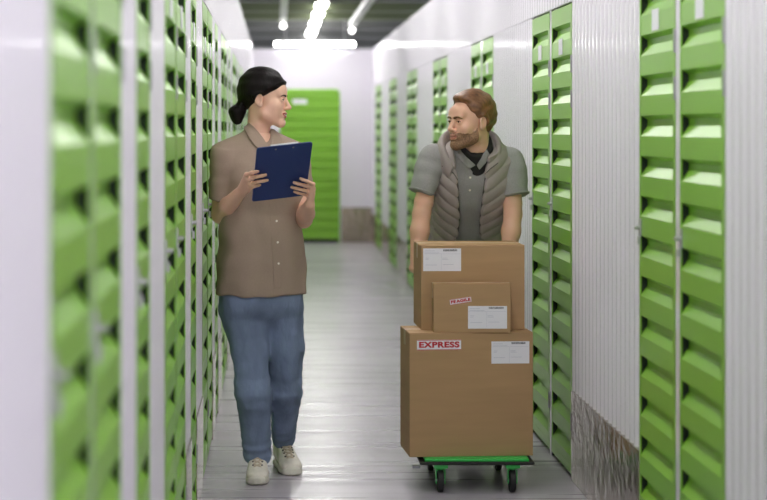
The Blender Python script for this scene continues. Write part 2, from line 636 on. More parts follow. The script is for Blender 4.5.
def ship_label(box, px0, px1, py0, py1, Y):
    """white shipping label on the front of a box, given by its photo rectangle"""
    a, b = P(px0, py1, Y), P(px1, py0, Y)
    x0, x1 = a[0] - box.location.x, b[0] - box.location.x
    z0, z1 = a[2] - box.location.z, b[2] - box.location.z
    w, h = x1 - x0, z1 - z0
    l = MB().box(x0, x1, -.0012, .0002, z0, z1).build('shipping_label', M['white_paper'], box)
    q = MB()
    rr = random.Random(int(px0))
    x = x0 + .53 * w
    while x < x0 + .90 * w:
        t = rr.choice((.0010, .0016, .0024))
        q.box(x, x + t, -.0018, -.0011, z1 - .125 * h, z1 - .04 * h)
        x += t + rr.choice((.0008, .0012))
    q.build('barcode', M['ink'], l)
    q = MB()
    for (u0, u1, v) in ((.04, .30, .10), (.04, .42, .19), (.06, .16, .42), (.06, .14, .48), (.50, .64, .42), (.50, .66, .48), (.52, .80, .70), (.06, .36, .72)):
        q.box(x0 + u0 * w, x0 + u1 * w, -.0016, -.0011, z1 - (v + .018) * h, z1 - v * h)
    q.box(x0 + .02 * w, x0 + .98 * w, -.0016, -.0011, z1 - .245 * h, z1 - .235 * h)
    q.box(x0 + .475 * w, x0 + .48 * w, -.0016, -.0011, z1 - .96 * h, z1 - .24 * h)
    q.build('printed_lines', M['faint'], l)


BY, UY, SY = 6.80, 6.905, 6.812
big = carton(.529, 1.029, BY, .26, .138, .634, 'largest brown cardboard box with red express label, bottom of the trolley stack')
upp = carton(.585, 1.007, UY, .27, .6345, .978, 'medium brown cardboard box standing upright at the top back of the stack')
sml = carton(.627, .936, SY, .078, .6345, .830, 'small flat brown cardboard box with fragile label, leaning before the medium box')
big.rotation_euler.z = math.radians(4)
big.location.y += .012
upp.rotation_euler.z = math.radians(2)
ship_label(big, 492, 530.5, 342, 364.3, BY)
ship_label(sml, 468, 507, 306, 328.6, SY)
ship_label(upp, 423, 461, 248.3, 271, UY)


def warn_label(box, c, wpx, hpx, text, rot, Y, size, bold):
    p = P(c[0], c[1], Y)
    s = FP / Y
    w, h = wpx / s / 2, hpx / s / 2
    x, z = p[0] - box.location.x, p[2] - box.location.z
    ca, sa = math.cos(rot), math.sin(rot)
    mb = MB()
    mb.obox((x, -.0006, z), (w * ca, 0, w * sa), (0, .0008, 0), (-h * sa, 0, h * ca))
    l = mb.build('warning_label', M['white_paper'], box)
    t = lettering(text, size, bold, M['red'], (x, -.0016, z), l)
    t.rotation_euler = (PI / 2, -rot, 0)
    t.scale = (1.32, 1, 1)
    b = MB()
    for s_ in (-1, 1):
        b.obox((x - sa * s_ * h * .92, -.0014, z + ca * s_ * h * .92), (w * ca, 0, w * sa), (0, .0003, 0), (-h * .06 * sa, 0, h * .06 * ca))
    b.build('label_border', M['red'], l)


warn_label(big, (439, 345), 44.6, 10.4, 'EXPRESS', 0, BY, .0312, .0014)
warn_label(sml, (460.6, 300.8), 21.4, 5.4, 'FRAGILE', math.radians(9), SY, .0152, .0009)

# ------------------------------------------------------------------ smooth solid modelling on a grid (people and their clothes)
V3 = lambda *a: np.array(a, float)


def unit(a):
    a = np.asarray(a, float)
    return a / np.linalg.norm(a)


class Field:
    """signed distance field sampled on a grid; shapes are blended into it and a quad surface is read from it"""

    def __init__(self, lo, hi, h):
        self.lo = np.array(lo, float)
        self.h = h
        self.n = np.ceil((np.array(hi) - self.lo) / h).astype(int) + 1
        self.D = np.full(self.n, .2, np.float32)

    def region(self, lo, hi):
        a = np.maximum(0, np.floor((np.array(lo) - self.lo) / self.h).astype(int))
        b = np.minimum(self.n, np.ceil((np.array(hi) - self.lo) / self.h).astype(int) + 1)
        if np.any(b <= a):
            return None, None
        sl = tuple(slice(i, j) for i, j in zip(a, b))
        ax = [(self.lo[i] + self.h * np.arange(a[i], b[i])).astype(np.float32) for i in range(3)]
        Q = np.stack(np.meshgrid(*ax, indexing='ij'), -1)
        return sl, Q

    def add(self, s, k=.01):
        f, lo, hi = s
        m = k + 3 * self.h
        sl, Q = self.region(np.array(lo) - m, np.array(hi) + m)
        if sl is None:
            return self
        a, b = self.D[sl], f(Q)
        if k > 0:
            h = np.maximum(k - np.abs(a - b), 0) / k
            self.D[sl] = np.minimum(a, b) - h * h * k * .25
        else:
            self.D[sl] = np.minimum(a, b)
        return self

    def sub(self, s, k=.005):
        f, lo, hi = s
        m = k + 3 * self.h
        sl, Q = self.region(np.array(lo) - m, np.array(hi) + m)
        if sl is None:
            return self
        a, b = self.D[sl], -f(Q)
        h = np.maximum(k - np.abs(a - b), 0) / max(k, 1e-6)
        self.D[sl] = np.maximum(a, b) + h * h * k * .25
        return self

    def cut(self, p, nrm, k=0):
        """remove everything on the side nrm points to"""
        Q = self.region(self.lo, self.lo + self.h * self.n)[1]
        nrm = unit(nrm)
        v = (Q - np.array(p, np.float32)) @ nrm.astype(np.float32)
        self.D = np.maximum(self.D, v)
        return self

    def blur(self, n=3):
        for _ in range(n):
            for ax in range(3):
                A = np.moveaxis(self.D, ax, 0)
                B = A.copy()
                B[1:-1] = .25 * A[:-2] + .5 * A[1:-1] + .25 * A[2:]
                self.D = np.ascontiguousarray(np.moveaxis(B, 0, ax))
        return self

    def warp(self, fn):
        """add a displacement fn(points) near the surface"""
        idx = np.argwhere(np.abs(self.D) < .035)
        Q = self.lo + idx * self.h
        self.D[tuple(idx.T)] += fn(Q).astype(np.float32)
        return self

    def surface(self, relax=1):
        D, h = self.D, self.h
        D[0], D[-1], D[:, 0], D[:, -1], D[:, :, 0], D[:, :, -1] = (.05,) * 6
        s = D < 0
        c = np.zeros(np.array(D.shape) - 1, np.uint8)
        cor = [(i, j, k) for i in (0, 1) for j in (0, 1) for k in (0, 1)]
        nx, ny, nz = c.shape
        for (i, j, k) in cor:
            c += s[i:i + nx, j:j + ny, k:k + nz]
        act = np.argwhere((c > 0) & (c < 8))
        idm = np.full(c.shape, -1, np.int32)
        idm[tuple(act.T)] = np.arange(len(act))
        val = np.stack([D[act[:, 0] + i, act[:, 1] + j, act[:, 2] + k] for (i, j, k) in cor], 1)
        acc = np.zeros((len(act), 3))
        cnt = np.zeros(len(act))
        for a in range(8):
            for b in range(a + 1, 8):
                pa, pb = np.array(cor[a]), np.array(cor[b])
                if np.abs(pa - pb).sum() != 1:
                    continue
                m = (val[:, a] < 0) != (val[:, b] < 0)
                t = val[m, a] / (val[m, a] - val[m, b])
                acc[m] += pa + t[:, None] * (pb - pa)
                cnt[m] += 1
        V = self.lo + (act + acc / cnt[:, None]) * h
        F = []
        for ax in range(3):
            o = [i for i in range(3) if i != ax]
            sa = [slice(None)] * 3
            sb = [slice(None)] * 3
            sa[ax], sb[ax] = slice(0, -1), slice(1, None)
            A, B = s[tuple(sa)], s[tuple(sb)]
            e = np.argwhere(A != B)
            e = e[(e[:, o[0]] > 0) & (e[:, o[1]] > 0) & (e[:, o[0]] < D.shape[o[0]] - 1) & (e[:, o[1]] < D.shape[o[1]] - 1)]
            u, v = np.zeros(3, int), np.zeros(3, int)
            u[o[0]], v[o[1]] = 1, 1
            q = np.stack([idm[tuple((e - u - v).T)], idm[tuple((e - v).T)], idm[tuple(e.T)], idm[tuple((e - u).T)]], 1)
            flip = ~A[tuple(e.T)]
            if ax == 1:
                flip = ~flip
            q[flip] = q[flip][:, ::-1]
            F.append(q)
        F = np.concatenate(F)
        for _ in range(relax):
            s_ = np.zeros_like(V)
            n_ = np.zeros(len(V))
            for i in range(4):
                a, b = F[:, i], F[:, (i + 1) % 4]
                for c3 in range(3):
                    s_[:, c3] += np.bincount(a, V[b, c3], len(V)) + np.bincount(b, V[a, c3], len(V))
                n_ += np.bincount(a, minlength=len(V)) + np.bincount(b, minlength=len(V))
            V = V * .5 + .5 * s_ / np.maximum(n_, 1)[:, None]
        return V, F

    def mesh(self, name, mats, parent=None, pick=None, relax=1):
        V, F = self.surface(relax)
        me = bpy.data.meshes.new(name)
        me.vertices.add(len(V))
        me.vertices.foreach_set('co', V.astype(np.float32).ravel())
        me.loops.add(F.size)
        me.loops.foreach_set('vertex_index', F.astype(np.int32).ravel())
        me.polygons.add(len(F))
        me.polygons.foreach_set('loop_start', np.arange(0, F.size, 4, dtype=np.int32))
        me.polygons.foreach_set('use_smooth', np.ones(len(F), bool))
        mats = mats if isinstance(mats, list) else [mats]
        for m in mats:
            me.materials.append(m)
        if pick is not None:
            me.polygons.foreach_set('material_index', pick(V[F].mean(1)).astype(np.int32))
        me.update(calc_edges=True)
        me.validate()
        o = bpy.data.objects.new(name, me)
        COL.objects.link(o)
        if parent:
            o.parent = parent
        return o


def cone(a, b, ra, rb):
    a, b = np.array(a, np.float32), np.array(b, np.float32)
    ab = b - a
    L2 = float(ab @ ab) + 1e-9

    def f(Q):
        t = np.clip(((Q - a) @ ab) / L2, 0, 1)
        return np.linalg.norm(Q - a - t[..., None] * ab, axis=-1) - (ra + (rb - ra) * t)
    r = max(ra, rb)
    return f, np.minimum(a, b) - r, np.maximum(a, b) + r


def ell(c, r, R=None):
    """ellipsoid; R has the local axes as rows"""
    c = np.array(c, np.float32)
    R = np.eye(3, dtype=np.float32) if R is None else np.array(R, np.float32)
    r = np.array(r, np.float32)

    def f(Q):
        p = (Q - c) @ R.T
        k0 = np.linalg.norm(p / r, axis=-1)
        k1 = np.linalg.norm(p / (r * r), axis=-1) + 1e-9
        return k0 * (k0 - 1) / k1
    e = np.full(3, r.max())
    return f, c - e, c + e


def smooth_stations(st, m=4):
    """Catmull-Rom through the rows of st"""
    st = np.array(st, float)
    out = []
    n = len(st)
    for i in range(n - 1):
        p0, p1, p2, p3 = st[max(i - 1, 0)], st[i], st[i + 1], st[min(i + 2, n - 1)]
        for j in range(m):
            t = j / m
            q = .5 * ((2 * p1) + (-p0 + p2) * t + (2 * p0 - 5 * p1 + 4 * p2 - p3) * t * t + (-p0 + 3 * p1 - 3 * p2 + p3) * t ** 3)
            q[0] = p1[0] + (p2[0] - p1[0]) * t
            out.append(q)
    out.append(st[-1])
    return np.array(out)


def loft(o, R, st, grow=0.0, power=2.2, smooth=True):
    """body of elliptical sections: R rows = (side, front, axis); st rows = (t along axis, side offset, front offset, half width, half depth)"""
    o = np.array(o, np.float32)
    R = np.array(R, np.float32)
    st = smooth_stations(st) if smooth else np.array(st, float)
    t, cx, cy, a, b = st.T
    a, b = a + grow, b + grow

    def f(Q):
        p = (Q - o) @ R.T
        z = p[..., 2]
        A, B = np.interp(z, t, a).astype(np.float32), np.interp(z, t, b).astype(np.float32)
        x = np.abs(p[..., 0] - np.interp(z, t, cx)) / A
        y = np.abs(p[..., 1] - np.interp(z, t, cy)) / B
        k = (x ** power + y ** power) ** (1 / power)
        d = (k - 1) * np.minimum(A, B) * (.5 + .5 * np.clip(np.maximum(A, B) / np.minimum(A, B), 1, 1.3))
        return np.maximum(d, np.maximum(t[0] - z, z - t[-1])).astype(np.float32)
    ext = np.stack([o + R[0] * sx * (np.abs(cx).max() + a.max()) + R[1] * sy * (np.abs(cy).max() + b.max()) + R[2] * tt
                    for sx in (-1, 1) for sy in (-1, 1) for tt in (t[0], t[-1])])
    return f, ext.min(0), ext.max(0)


def chain(F, pts, rad, k=.012):
    for i in range(len(pts) - 1):
        F.add(cone(pts[i], pts[i + 1], rad[i], rad[i + 1]), k)


def wob(Q, fr, seed=0):
    """soft irregular waves in space, about -1..1"""
    r = np.random.RandomState(seed)
    v = 0
    for i in range(5):
        d = unit(r.normal(size=3)) * fr * (.7 + .7 * r.rand())
        v = v + np.sin(Q @ d + r.rand() * 6.28 + 1.3 * np.sin(Q @ (d[[1, 2, 0]] * .6)))
    return v / 5


def folds(Q, a, b, width, pitch, amp, reach, skew=0.0):
    """creases across the line a-b, fading away from it"""
    a, b = np.array(a), np.array(b)
    ab = b - a
    L = np.linalg.norm(ab)
    d = ab / L
    t = (Q - a) @ d
    r = np.linalg.norm(Q - a - t[:, None] * d, axis=1)
    w = np.exp(-(r / reach) ** 2) * np.clip(1 - np.abs(t - L / 2) / (L / 2 + width), 0, 1)
    return amp * w * np.sin(2 * PI * (t + skew * r) / pitch)


def smin(a, b, k):
    h = np.maximum(k - np.abs(a - b), 0) / k
    return np.minimum(a, b) - h * h * k * .25


def smax(a, b, k):
    return -smin(-a, -b, k)


def head_field(p, male=False):
    """head in its own axes (x to the person's left, y forward, z up; origin between the ears), metres for an average head"""
    E = lambda c, r: ell(c, r)[0](p)
    C = lambda a, b, ra, rb: cone(a, b, ra, rb)[0](p)
    w = 1.0 if male else .96
    d = E((0, -.016, .045), (.076 * w, .094, .086))
    d = smin(d, E((0, .026, -.022), (.061 * w, .066, .088)), .03)
    jw = .050 if male else .043
    for s in (-1, 1):
        d = smin(d, C((s * jw, .012, -.066), (s * .014, .076, -.101), .021 if male else .025, .016 if male else .019), .024)
        d = smin(d, E((s * .040, .060, -.028), (.024, .024, .024)), .022)            # cheek
        if not male:
            d = smin(d, E((s * .036, .048, -.058), (.023, .030, .032)), .02)
    d = smin(d, E((0, .081 if male else .077, -.101 if male else -.099), (.019 if male else .015, .016, .016)), .014)      # chin
    d = smin(d, E((0, .074, .040), (.052, .022, .030)), .022)                        # forehead
    d = smin(d, E((0, .083 if male else .078, .021), (.046, .013, .009)), .014)       # brow ridge
    for s in (-1, 1):
        d = smax(d, -E((s * .033, .103 if male else .1045, .003), (.019, .020, .013)), .012)            # eye socket
        d = smin(d, E((s * .031, .0815, .0015), (.0145, .0120, .0120)), .008)        # lids and ball under them
        d = smax(d, -E((s * .031, .0985, .0010), (.0125, .010, .0040)), .003)         # eye opening
    d = smin(d, C((0, .088, .014), (0, .110, -.027), .0075, .0095), .010)            # nose bridge
    d = smin(d, E((0, .112, -.031), (.0105, .0105, .009)), .007)                      # tip
    for s in (-1, 1):
        d = smin(d, E((s * .0125, .099, -.035), (.0075, .011, .0075)), .005)
        d = smax(d, -E((s * .006, .105, -.043), (.0035, .006, .004)), .003)
    d = smax(d, -E((0, .104, -.047), (.004, .006, .008)), .005)                       # groove under the nose
    d = smin(d, E((0, .082, -.064), (.030, .018, .020)), .012)                        # mouth mound
    pk = p
    p = p.copy()
    p[..., 2] -= 9.0 * p[..., 0] ** 2 - .0008                                          # corners lifted in a smile
    mw = 1.0 if male else 1.16
    E = lambda c, r: ell(c, (r[0] * mw, r[1], r[2]))[0](p)
    d = smin(d, E((0, .0965, -.0590), (.022, .0065, .0045)), .005)
    d = smin(d, E((0, .0945, -.0715), (.019, .0070, .0058)), .005)
    d = smax(d, -E((0, .1035, -.0652), (.0245, .0085, .0016 if male else .0032)), .003)  # gap between the lips
    p = pk
    E = lambda c, r: ell(c, r)[0](p)
    d = smax(d, -E((0, .098, -.084), (.014, .006, .004)), .007)
    for s in (-1, 1):                                                                # ears
        ea = E((s * .0785 * w, -.010, -.002), (.008, .0185, .031))
        ea = smin(ea, E((s * .076 * w, -.002, -.024), (.006, .010, .011)), .006)
        ea = smax(ea, -E((s * .0885 * w, -.007, .000), (.007, .0105, .019)), .004)
        d = smin(d, ea, .005)
    return d


class Head:
    def __init__(self, o, fwd, up, scale, male=False):
        self.o, self.s, self.male = np.array(o, float), scale, male
        f = unit(fwd)
        x = unit(np.cross(f, up)) * -1      # person's left
        x = unit(np.cross(up, f)) if False else unit(np.cross(np.array(up, float), f))
        u = np.cross(f, x)
        self.R = np.stack([x, f, u])

    def loc(self, Q):
        return ((Q - self.o) @ self.R.T / self.s).astype(np.float32)

    def w(self, x, y, z):
        return self.o + self.R.T @ (np.array([x, y, z]) * self.s)

    def shape(self):
        e = .16 * self.s
        return (lambda Q: head_field(self.loc(Q), self.male) * self.s), self.o - e, self.o + e

    def box(self, m=.2):
        return self.o - m * self.s, self.o + m * self.s

    def front(self, x, z):
        y = np.linspace(.13, .02, 221)
        q = np.stack([np.full_like(y, x), y, np.full_like(y, z)], 1).astype(np.float32)
        return y[np.argmax(head_field(q, self.male) < 0)]

    def lashes(self, owner):
        for s in (-1, 1):
            pts = []
            for a in np.linspace(.12 * PI, .95 * PI, 9):
                x, z = s * (.031 - .0132 * math.cos(a)), .0006 + .0052 * math.sin(a)
                pts.append(self.w(x, self.front(x, z) + .0008, z))
            MB().tube(pts, [.0008, .0012, .0014, .0014, .0014, .0014, .0013, .0012, .0008], 6).build('eyelashes', M['lash'], owner, smooth=True)

    def lips(self, C):
        p = self.loc(C)
        z = p[:, 2] - 9.0 * p[:, 0] ** 2 + .0008
        q = (((p[:, 0] / (.0245 if self.male else .028)) ** 2 + ((z + .0653) / .0115) ** 2 < 1) & (p[:, 1] > .085)).astype(int)
        if not self.male:
            q[((p[:, 0] / .021) ** 2 + ((z + .0648) / .0030) ** 2 < 1) & (p[:, 1] > .083)] = 2
        return q


def eyes(H, owner):
    for s in (-1, 1):
        c = H.w(s * .031, .0790, .0015)
        r = .0128 * H.s
        gaze = H.R[1]
        F = Field(c - .02, c + .02, .0012)
        F.add(ell(c, (r, r, r)), 0)

        def pick(C, c=c, r=r):
            v = (C - c) / np.linalg.norm(C - c, axis=1)[:, None]
            return (v @ gaze > .90).astype(int)
        F.mesh('eye', [M['eye_white'], M['iris']], owner, pick)


def brows(H, owner, m, thick=.0042):
    for s in (-1, 1):
        lo, hi = H.box(.16)
        F = Field(H.w(s * .032, .085, .022) - .045, H.w(s * .032, .085, .022) + .045, .0016)
        pts = [(.012, .1, .0185), (.025, .1, .0222), (.037, .09, .0222), (.046, .075, .0175)]
        Q = F.region(F.lo, F.lo + F.h * F.n)[1]
        p = H.loc(Q)
        hd = head_field(p, H.male)
        band = np.full(hd.shape, 1.0)
        for i in range(3):
            a, b = np.array(pts[i]), np.array(pts[i + 1])
            a2, b2 = np.array([s * a[0], a[2]]), np.array([s * b[0], b[2]])
            q = p[..., [0, 2]]
            ab = b2 - a2
            t = np.clip(((q - a2) @ ab) / (ab @ ab), 0, 1)
            rr = thick * (1 - .2 * i - .15 * t)
            band = np.minimum(band, np.linalg.norm(q - a2 - t[..., None] * ab, axis=-1) - rr)
        F.D = np.maximum(np.maximum(hd - .0022, band), .04 - p[..., 1]).astype(np.float32) * H.s
        F.mesh('eyebrow', m, owner)


def hand(F, wrist, knuckles, fingers, thumb, r=.0082, palm=.0125):
    """palm from wrist to knuckles, then four fingers and a thumb as bent chains"""
    wrist = np.array(wrist)
    kn = [np.array(k) for k in knuckles]
    mid = (kn[0] + kn[3]) / 2
    side = (kn[0] - kn[3]) * .33
    for i, kk in enumerate(kn):
        base = wrist + side * (1 - i / 1.5) * .8
        F.add(cone(base, kk, palm * 1.02, palm * .86), .010)
    for i, fp in enumerate(fingers):
        ra = r * (.98, 1.04, 1.0, .86)[i]
        pts = [kn[i]] + [np.array(q) for q in fp]
        G = [(pts[j], pts[j + 1], ra * (1.05 - .1 * j), ra * (.96 - .1 * j)) for j in range(len(pts) - 1)]
        for (a, b, x, y) in G:
            F.add(cone(a, b, x, y), .0035)
    tp = [np.array(q) for q in thumb]
    for j in range(len(tp) - 1):
        F.add(cone(tp[j], tp[j + 1], r * (1.35 - .15 * j), r * (1.2 - .15 * j)), .006 if j == 0 else .0035)


def collar_sheet(name, o, R, prof, a0, a1, m, parent, thick, n=48, tip=None):
    """fabric ring round the neck: prof rows = (radius side, radius front, height, front offset), angles a0..a1 measured from the front"""
    o, R = np.array(o), np.array(R)
    me = bpy.data.meshes.new(name)
    V, F = [], []
    rows = len(prof)
    for i in range(n + 1):
        th = a0 + (a1 - a0) * i / n
        for j, (ra, rb, z, oy) in enumerate(prof):
            zz, k = z, 1.0
            if tip:
                zz, k = tip(j, th, z)
            p = np.array([ra * k * math.sin(th), rb * k * math.cos(th) + oy, zz])
            V.append(tuple(o + R.T @ p))
    for i in range(n):
        for j in range(rows - 1):
            a = i * rows + j
            F.append((a, a + 1, a + rows + 1, a + rows))
    me.from_pydata(V, [], F)
    me.materials.append(m)
    me.polygons.foreach_set('use_smooth', [True] * len(me.polygons))
    ob = bpy.data.objects.new(name, me)
    COL.objects.link(ob)
    s = ob.modifiers.new('solid', 'SOLIDIFY')
    s.thickness = thick
    s.offset = 0
    q = ob.modifiers.new('subd', 'SUBSURF')
    q.levels = q.render_levels = 2
    if parent:
        ob.parent = parent
    return ob


def sneaker(heel, fwd, name_mats, parent, L=.255, pitch=0.0, ankle_to=None):
    """lace-up shoe: heel point on the floor, direction of the toe"""
    upm, solem, lacem, eyem = name_mats
    f = unit(np.array([fwd[0], fwd[1], 0]))
    sd = np.array([-f[1], f[0], 0.0])
    up = np.array([0, 0, 1.0])
    if pitch:
        f2 = f * math.cos(pitch) - up * math.sin(pitch)
        up = up * math.cos(pitch) + f * math.sin(pitch)
        f = f2
    o = np.array(heel, float)
    R = np.stack([sd, up, f])
    lo = o - .12
    hi = o + f * L + .14
    lo, hi = np.minimum(lo, hi - .2) - .02, np.maximum(hi, lo + .2) + .03
    F = Field(lo, hi, .0028)
    st = [(0.0, 0, .052, .026, .036), (.012, 0, .055, .031, .043), (.05, 0, .058, .035, .046), (.10, 0, .060, .037, .052), (.145, 0, .049, .041, .042),
          (.185, 0, .038, .046, .030), (.225, 0, .033, .044, .024), (.245, 0, .030, .034, .020), (L, 0, .027, .018, .012)]
    F.add(loft(o, R, st, power=2.3), 0)
    F.add(cone(o + f * .052 + up * .07, o + f * .045 + up * .105, .040, .040), .02)       # ankle
    F.add(cone(o + f * .075 + up * .085, o + f * .15 + up * .062, .026, .022), .02)      # tongue
    F.cut(o + up * .012, -up)
    shoe = F.mesh('shoe', upm, parent)
    G = Field(lo, hi, .0028)
    st2 = [(-.006, 0, .014, .020, .014), (.006, 0, .014, .034, .014), (.05, 0, .014, .038, .014), (.11, 0, .014, .039, .014), (.19, 0, .014, .049, .014),
           (.235, 0, .016, .043, .016), (.252, 0, .018, .032, .016), (L + .006, 0, .019, .014, .012)]
    G.add(loft(o, R, st2, power=3.5), 0)
    G.add(ell(o + f * (L - .028) + up * .030, (.036, .022, .030), R), .006)              # rubber toe cap
    G.cut(o, -up)
    G.mesh('sole', solem, shoe)
    from mathutils.bvhtree import BVHTree
    bt = BVHTree.FromPolygons([v.co for v in shoe.data.vertices], [q.vertices[:] for q in shoe.data.polygons])

    def drop(t, x, lift=.0012):
        c = o + f * t + sd * x + up * .2
        h = bt.ray_cast(Vector(c), Vector(-up))
        return h[0] + Vector(up) * lift if h[0] is not None else Vector(o + f * t + sd * x + up * .07)
    mb = MB()
    for i in range(6):
        t = .094 + i * .0175
        wd = .021 - .0012 * i
        for s in (-1, 1):
            mb.tube([drop(t + .015 * q, s * wd * (1 - 2 * q), .0022 + .0012 * (s > 0)) for q in (0, .25, .5, .75, 1)], .0031, 6)
            q0 = drop(t, s * (wd + .003), .001)
            MB().tube([q0 - Vector(up) * .003, q0 + Vector(up) * .0018], .0040, 8).build('eyelet', eyem, shoe)
    for s in (-1, 1):
        mb.tube([drop(.092, s * .002, .004), drop(.098, s * .016, .010), drop(.112, s * .024, .004), drop(.104, s * .010, .007)], .0028, 6)
    mb.build('laces', lacem, shoe, smooth=True)
    return shoe

# ------------------------------------------------------------------ the woman with the clipboard
from mathutils.bvhtree import BVHTree


def tree_of(o):
    me = o.data
    return BVHTree.FromPolygons([v.co for v in me.vertices], [p.vertices[:] for p in me.polygons])


def ray(t, px, py):
    d = Vector(P(px, py, 1.0) - np.array([0, 0, CH])).normalized()
    h = t.ray_cast(Vector((0, 0, CH)), d)
    return (h[0], h[1]) if h[0] is not None else (None, None)


def stud(name, hits, r, th, m, parent):
    for (p, nrm) in hits:
        if p is None:
            continue
        MB().tube([p - nrm * .002, p + nrm * th], [r, r * .85], 12).build(name, m, parent, smooth=True)


YW = 7.05
psi = math.radians(22)
RW = np.array([[math.cos(psi), math.sin(psi), 0], [math.sin(psi), -math.cos(psi), 0], [0, 0, 1]])
OW = V3(P(261, 200, YW)[0], YW, 0)
zw = lambda py: P(0, py, YW)[2]

# clipboard plane first: hands are placed on it
cps, tl, ro = math.radians(18), math.radians(46), math.radians(9)
fh = V3(math.sin(cps), -math.cos(cps), 0)
r0 = V3(math.cos(cps), math.sin(cps), 0)
u0 = fh * math.sin(tl) + V3(0, 0, 1) * math.cos(tl)
cr = r0 * math.cos(ro) + u0 * math.sin(ro)
cu_ = u0 * math.cos(ro) - r0 * math.sin(ro)
cn = np.cross(cr, cu_)
CB = P(281.8, 172, 6.72)


def on_board(px, py, off):
    """point seen at a pixel, lying off metres in front of the clipboard plane"""
    d = P(px, py, 1.0) - V3(0, 0, CH)
    o = V3(0, 0, CH)
    q = CB + cn * off
    return o + d * ((q - o) @ cn) / (d @ cn)


hw = Head(P(265, 99.5, 7.04), (.975, -.22, -.05), (.03, 0, 1), .93)
F = Field((-.325, 6.6, .74), (.20, 7.28, 1.60), .0028)
NB = P(258, 141, 7.06)
F.add(cone(NB - V3(0, 0, .05), NB, .075, .058), .02)
bst = [(.74, 0, 0, .165, .115), (.95, 0, 0, .145, .105), (1.12, 0, 0, .13, .10), (1.24, 0, .01, .15, .11), (1.33, 0, 0, .155, .085), (1.39, 0, 0, .10, .065), (1.43, 0, 0, .05, .05)]
F.add(loft(OW, RW, bst), .02)
SR, ER, WRr = P(225, 154, 6.99), P(220.5, 214.5, 7.02), P(242, 190.5, 6.815)
SL, EL, WL_ = P(296, 154, 7.10), P(303.5, 219, 7.04), P(309.5, 204.5, 6.85)
for (s_, e_, w_) in ((SR, ER, WRr), (SL, EL, WL_)):
    F.add(cone(s_, e_, .047, .037), .02)
    m_ = e_ * .62 + w_ * .38
    F.add(cone(e_, m_, .036, .0365), .012)
    F.add(cone(m_, w_, .0365, .0225), .012)
# right hand (seen on the left side of the clipboard)
kn = [on_board(246.5, 174.5, .004), on_board(248.5, 179.3, .008), on_board(249.5, 184, .008), on_board(249.5, 188.3, .004)]
tips = [(259.3, 171.4), (267, 174.9), (268.8, 180.2), (261.5, 184.9)]
fg = []
for (px, py), (kx, ky) in zip(tips, ((246.5, 174.5), (248.5, 179.3), (249.5, 184), (249.5, 188.3))):
    m1 = on_board(kx + (px - kx) * .42, ky + (py - ky) * .42 - .6, .017)
    m2 = on_board(kx + (px - kx) * .74, ky + (py - ky) * .74 - .3, .0138)
    fg.append([m1, m2, on_board(px - 1.4, py, .0108)])
hand(F, WRr, kn, fg, [WRr * .5 + on_board(245, 180, -.01) * .5, on_board(252, 176, -.022), on_board(259, 169, -.018), on_board(263, 165, -.0148)], r=.0080, palm=.0125)
# left hand (seen on the right side)
kp = ((313, 184.3), (313.5, 188.8), (313, 193.2), (311.3, 197.2))
kn = [on_board(kx, ky, .0125) for i, (kx, ky) in enumerate(kp)]
tips = [(299.2, 178.6), (292.8, 182.5), (290.2, 187.2), (292.8, 191.8)]
fg = []
for (px, py), (kx, ky) in zip(tips, kp):
    m1 = on_board(kx + (px - kx) * .40, ky + (py - ky) * .40 - .6, .017)
    m2 = on_board(kx + (px - kx) * .74, ky + (py - ky) * .74 - .3, .0138)
    fg.append([m1, m2, on_board(px + 1.4, py, .0108)])
hand(F, WL_, kn, fg, [WL_ * .5 + on_board(311, 190, -.012) * .5, on_board(306, 183, -.022), on_board(300, 176, -.018), on_board(296, 172, -.0148)], r=.0080, palm=.0115)
Qb = F.region(F.lo, F.lo + F.h * F.n)[1] - CB.astype(np.float32)
slab = np.maximum(np.maximum(np.abs(Qb @ cr) - .1150, np.abs(Qb @ cu_) - .162), np.abs(Qb @ cn) - .0058)
F.D = np.maximum(F.D, -slab).astype(np.float32)                   # hands close on the board without entering it
woman_low = F


def join_fields(name, Fs, mats, picks):
    obs = [f.mesh('tmp', mats, None, p) for f, p in zip(Fs, picks)]
    import bmesh
    bm = bmesh.new()
    for o in obs:
        bm.from_mesh(o.data)
    me = bpy.data.meshes.new(name)
    bm.to_mesh(me)
    bm.free()
    for m in mats:
        me.materials.append(m)
    for o in obs:
        d = o.data
        bpy.data.objects.remove(o)
        bpy.data.meshes.remove(d)
    o = bpy.data.objects.new(name, me)
    COL.objects.link(o)
    return o


# head and neck on a finer grid, same body
lo, hi = hw.box(.15)
G = Field(V3(lo[0], lo[1], 1.395), hi, .0021)
G.add(hw.shape(), 0)
G.add(cone(hw.w(0, -.022, -.03), NB, .046, .050), .018)
G.add(cone(NB - V3(0, 0, .05), NB, .075, .058), .02)
woman = join_fields('person', [woman_low, G], [M['skin_f'], M['lip_f'], M['teeth']], [None, hw.lips])
tag(woman, 'dark-haired person in taupe short-sleeved shirt and blue jeans, walking with a navy clipboard', 'person')
eyes(hw, woman)
hw.lashes(woman)
brows(hw, woman, M['hair_f'], .0036)


